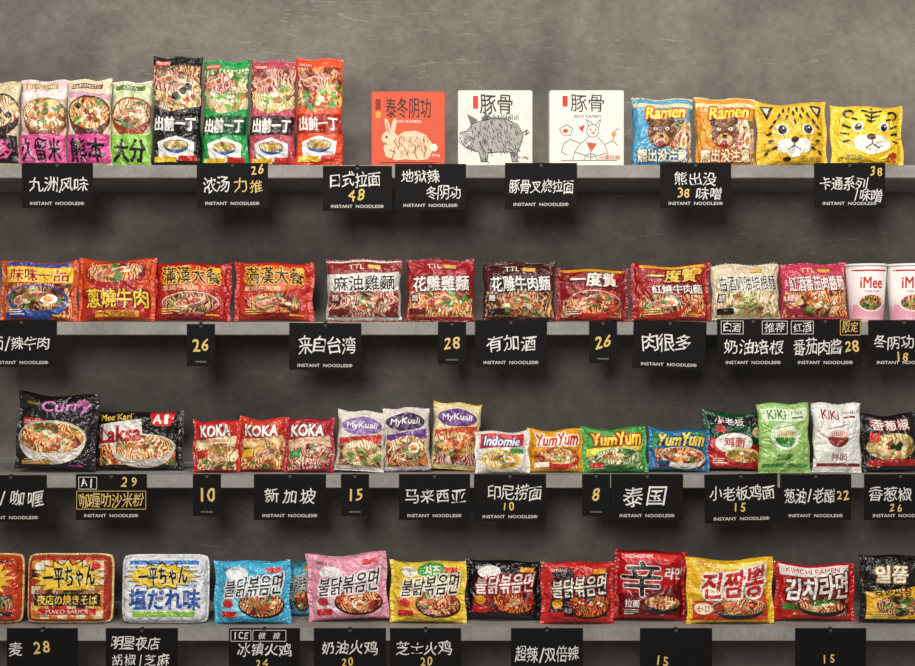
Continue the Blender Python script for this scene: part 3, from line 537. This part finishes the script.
# ============================================================ CARDS
Y_='e0bf74'; H_='e6e3dc'
CD=M('151312','card')
class Card(Art):
    def __init__(s,x0,x1,y0,y1,row,label,rot=0,small=False):
        s.setup(x0,x1,y0,y1,(x1-x0)*S,(y1-y0)*S); s.mk='card'; s.label=label; s.rot=math.radians(rot); s.small=small; s.row=row
        s.loc=(((x0+x1)/2-CX)*S,-.0014,CZ+(CY-y1)*S)
    def foot(s):
        w=s.x1-s.x0
        if s.small: s.t('NOODLES',s.x0+w*.3,s.yb-5,s.x1-w*.3,s.yb-3.6,'a8a49c',0,part='footer_print')
        else: s.t('INSTANT  NOODLES®',s.x0+w*.12,s.yb-6.2,s.x1-w*.12,s.yb-3,'d8d5ce',.012,part='footer_print')
    def boxed(s,text,x0,y0,x1,y1,c):
        s.l([(x0,y0),(x1,y0),(x1,y1),(x0,y1),(x0,y0)],.5,c,'handwriting'); s.hand(text,x0+2,y0+1.5,x1-2,y1-1.5,c)
    def build(s):
        root=bpy.data.objects.new('price_tag' if s.small else 'price_card',None); COL.objects.link(root); root.empty_display_size=.03
        setp(root,s.label,'price tag' if s.small else 'price card','small black price tags' if s.small else 'black shelf edge cards')
        bm_obj('card_board',box_bm(-s.w/2,s.w/2,0,.0014,0,s.h,.0003,1),CD,root)
        bm=bmesh.new(); bmesh.ops.create_cone(bm,segments=20,radius1=.0036,radius2=.003,depth=.0012,cap_ends=True)
        bmesh.ops.rotate(bm,verts=bm.verts[:],cent=(0,0,0),matrix=Matrix.Rotation(math.pi/2,3,'X')); bmesh.ops.translate(bm,verts=bm.verts[:],vec=(0,-.0008,s.h-.0052)); bm_obj('pin',bm,M('4a4643','card'),root,False)
        zt=SHZ[s.row]-s.loc[2]; y0=.0014
        prof=[(y0-.0012,s.h-.006),(y0-.0012,max(zt,s.h)+.0007),(y0+.008,max(zt,s.h)+.0007 if zt>s.h else zt+.0007),(y0+.008,zt),(y0-.0004,zt),(y0-.0004,s.h-.006)]
        V=[(x,y,z) for x in (-.003,.003) for y,z in prof]; n=6
        F=[tuple(range(n))[::-1],tuple(range(n,2*n))]+[(i,(i+1)%n,n+(i+1)%n,n+i) for i in range(n)]
        mesh_obj('hook',V,F,[M('2a2826','card')],None,root,False)
        s.emit(root); root.location=s.loc
        root.rotation_euler=(0,s.rot,0)
def C(x0,x1,y0,y1,row,label,items,rot=0,small=False,boxes=()):
    c=Card(x0,x1,y0,y1,row,label,rot,small)
    for t,a,b,d,e,col in items: c.hand(t,a,b,d,e,Y_ if col=='y' else H_,'price_writing' if col=='y' else 'handwriting')
    for b in boxes: c.boxed(*b)
    c.foot(); c.build()
def small(x0,y0,num,row,label,x1=None):
    C(x0,x0+28,y0,y0+42,row,label,[(num,x0+5,y0+14,x0+23,y0+28,'y')],small=True)
C(22,93,163,208,0,'black card with four white characters under the slim pink and cream packets',[('九洲风味',29,177,89,192,'w')])
C(197,268,163,208,0,'black card with yellow 26 above mixed white and yellow characters',[('26',250,165,265,175,'y'),('浓汤',203,177,230,193,'w'),('力推',233,179,264,193,'y')])
C(323,392,166,211,0,'black card with yellow 48 centred below four white characters',[('日式拉面',329,173,381,187,'w'),('48',347,189,366,201,'y')])
C(395,466,164,210,0,'black card with two staggered white lines under the orange red carton',[('地狱辣',401,169,440,183,'w'),('冬阴功',426,186,461,200,'w')])
C(505,577,163,209,0,'black card with six white characters under the white cartons',[('豚骨叉烧拉面',509,180,574,194,'w')])
C(660,731,163,208,0,'black card with yellow 38 at lower left, under the bear bags',[('熊出没',673,172,717,187,'w'),('38',677,188,690,199,'y'),('味噌',696,188,722,201,'w')])
C(814,885,163,208,0,'black card with yellow 38 at top right, under the animal face bags',[('卡通系列',819,177,867,191,'w'),('38',869,166,883,176,'y'),('/味噌',853,189,882,202,'w')])
C(-14,57,320,367,1,'black card cut by the left photo edge on the second shelf',[('茄/辣牛肉',-9,336,50,351,'w')])
small(187,324,'26',1,'small tag with yellow 26 under the dark red bag')
C(289,361,323,370,1,'slightly tilted black card with four white characters, under the white and red brown bag',[('来自台湾',298,336,356,354,'w')],rot=.5)
small(438,322,'28',1,'small tag with yellow 28 under the crimson bag')
C(475,547,320,367,1,'black card with three white characters under the dark maroon bag',[('有加酒',486,335,537,352,'w')])
small(589,321,'26',1,'small tag with yellow 26 under the deep red bag with the round bowl')
C(632,705,321,369,1,'slanting black card with three white characters under the gold titled red bag',[('肉很多',640,334,691,352,'w')],rot=2)
C(717,789,319,367,1,'black card with two boxed words above four characters, under the cream bag',[('奶油培根',723,340,784,355,'w')],boxes=[('白酒',721,321,743,334,H_),('推荐',762,321,787,334,H_)])
C(789,861,319,367,1,'black card with a boxed word and yellow 28, under the rose pink bag',[('番茄肉酱',793,339,842,355,'w'),('28',844,340,859,352,'y')],boxes=[('红酒',791,321,813,334,H_),('限定',840,320,860,335,Y_)])
C(868,940,320,367,1,'black card with yellow 18 below three characters, under the paper cups',[('冬阴功',873,335,914,350,'w'),('18',894,351,909,361,'y')])
C(-25,47,475,522,2,'black card cut by the left photo edge on the third shelf',[('竹/咖喱',-20,490,45,507,'w')])
C(76,147,474,520,2,'black card with yellow boxed characters and yellow 29, under the wide black bag',[('29',120,477,139,488,'y')],boxes=[('A1',79,477,97,489,H_),('咖喱叻沙米粉',77,491,146,509,Y_)])
small(193,474,'10',2,'small tag with yellow 10 under the three red bags')
C(254,326,474,520,2,'black card with three white characters under the orange red and crimson bags',[('新加坡',263,488,317,504,'w')])
small(341,474,'15',2,'small tag with yellow 15 under the white and mauve bag')
C(399,470,474,520,2,'black card with four white characters under the cream golden sealed bag',[('马来西亚',404,489,466,504,'w')])
C(474,546,474,521,2,'black card with yellow 10 below four characters, under the small white bag',[('印尼捞面',487,485,542,500,'w'),('10',501,502,515,511,'y')])
small(582,474,'8',2,'small tag with yellow 8 under the small bright green bag')
C(611,683,474,520,2,'black card with two large white characters under the small blue bag',[('泰国',622,486,667,507,'w')])
C(705,778,474,523,2,'black card with yellow 15 below five characters, under the green and red bag',[('小老板鸡面',710,486,775,501,'w'),('15',732,503,747,512,'y')],rot=-1)
C(780,851,474,520,2,'black card with a slash between words and yellow 22 at right',[('葱油/老醋',784,488,835,503,'w'),('22',836,490,849,500,'y')])
C(864,936,474,520,2,'black card with yellow 26 at the right end of the third shelf',[('香葱椒',868,487,912,502,'w'),('26',888,503,903,512,'y')])
C(7,78,628,674,3,'black card with yellow 28 under the red and yellow tray',[('麦',8,642,24,656,'w'),('28',33,641,51,654,'y')])
C(106,178,628,676,3,'black card with two white lines under the white and blue tray',[('明星夜店',111,636,160,650,'w'),('胡椒/芝麻',111,653,170,666,'w')])
C(229,300,628,676,3,'black card with two small boxed words, under the light blue bags',[('冰镇火鸡',237,643,292,657,'w'),('24',255,658,269,667,'y')],boxes=[('ICE',231,630,251,641,H_),('微辣',253,630,286,641,H_)])
C(314,386,628,676,3,'black card with four white characters and yellow 20 under the pink bag',[('奶油火鸡',321,641,378,655,'w'),('20',341,657,354,666,'y')])
C(390,461,628,676,3,'black card with yellow 20 under the yellow bag with the green badge',[('芝士火鸡',396,641,452,655,'w'),('20',420,657,433,666,'y')])
C(511,583,628,676,3,'black card with a slashed line of characters, under the black and red spicy bags',[('超辣/双倍辣',515,646,579,662,'w')])
C(640,712,628,676,3,'black card under the tall red bag with the huge character',[('15',655,656,669,666,'y')])
C(795,866,628,676,3,'black card under the red bag with white title on the bottom shelf',[('15',820,653,836,663,'y')])
# ============================================================ SETTING
shm=concrete('shelf_concrete','7a7671','8d8984','a09c96',9,.75,.15)
wm=concrete('wall_plaster','5a554f','726c65','88817a',3.2,.88,.5,True)
fm=concrete('floor_concrete','55504b','67625c','77726b',3,.6,.1)
for i,z in enumerate(SHZ):
    o=bm_obj('wall_shelf',box_bm(-1.7,1.7,0,.26,z-.026,z,.0012,2),shm)
    setp(o,['topmost grey shelf board, carrying tall packets and cartons','second grey shelf board from the top, carrying red bags and paper cups','third grey shelf board from the top, carrying small coloured bags','lowest grey shelf board, carrying square trays and spicy noodle bags'][i],'shelf','grey wall shelves')
o=bm_obj('wall_back',box_bm(-3,3,.26,.36,0,3.4),wm); setp(o,kind='structure')
o=bm_obj('floor',box_bm(-3,3,-4,.36,-.1,0),fm); setp(o,kind='structure')
# ============================================================ LIGHT
def area(x,y,z,tx,ty,tz,e,sz,col=(1,.95,.89)):
    l=bpy.data.lights.new('spot_or_fill_lamp','AREA'); l.energy=e; l.size=sz; l.color=col
    o=bpy.data.objects.new('ceiling_spot_or_fill',l); COL.objects.link(o); o.location=(x,y,z)
    o.rotation_euler=(Vector((tx,ty,tz))-Vector((x,y,z))).to_track_quat('-Z','Y').to_euler()
area(-.9,-1.6,3.0,-.3,.1,1.3,20,.16)
area(.3,-1.7,3.0,.3,.1,1.3,18,.16)
area(1.3,-1.6,3.0,.7,.1,1.3,18,.16)
area(-.3,-3.2,2.1,0,.1,1.15,40,.7,(1,.96,.92))  # added soft frontal fill, not a ceiling fixture; lifts the dark under the shelves
w=bpy.data.worlds.new('world'); SC.world=w; w.use_nodes=True
w.node_tree.nodes['Background'].inputs[0].default_value=(1,.97,.94,1); w.node_tree.nodes['Background'].inputs[1].default_value=.24
ca=bpy.data.cameras.new('camera'); ca.sensor_width=36; ca.lens=36*D/(915*S); co=bpy.data.objects.new('camera',ca); COL.objects.link(co)
co.location=(0,-D,CZ); co.rotation_euler=(math.pi/2,0,0); SC.camera=co
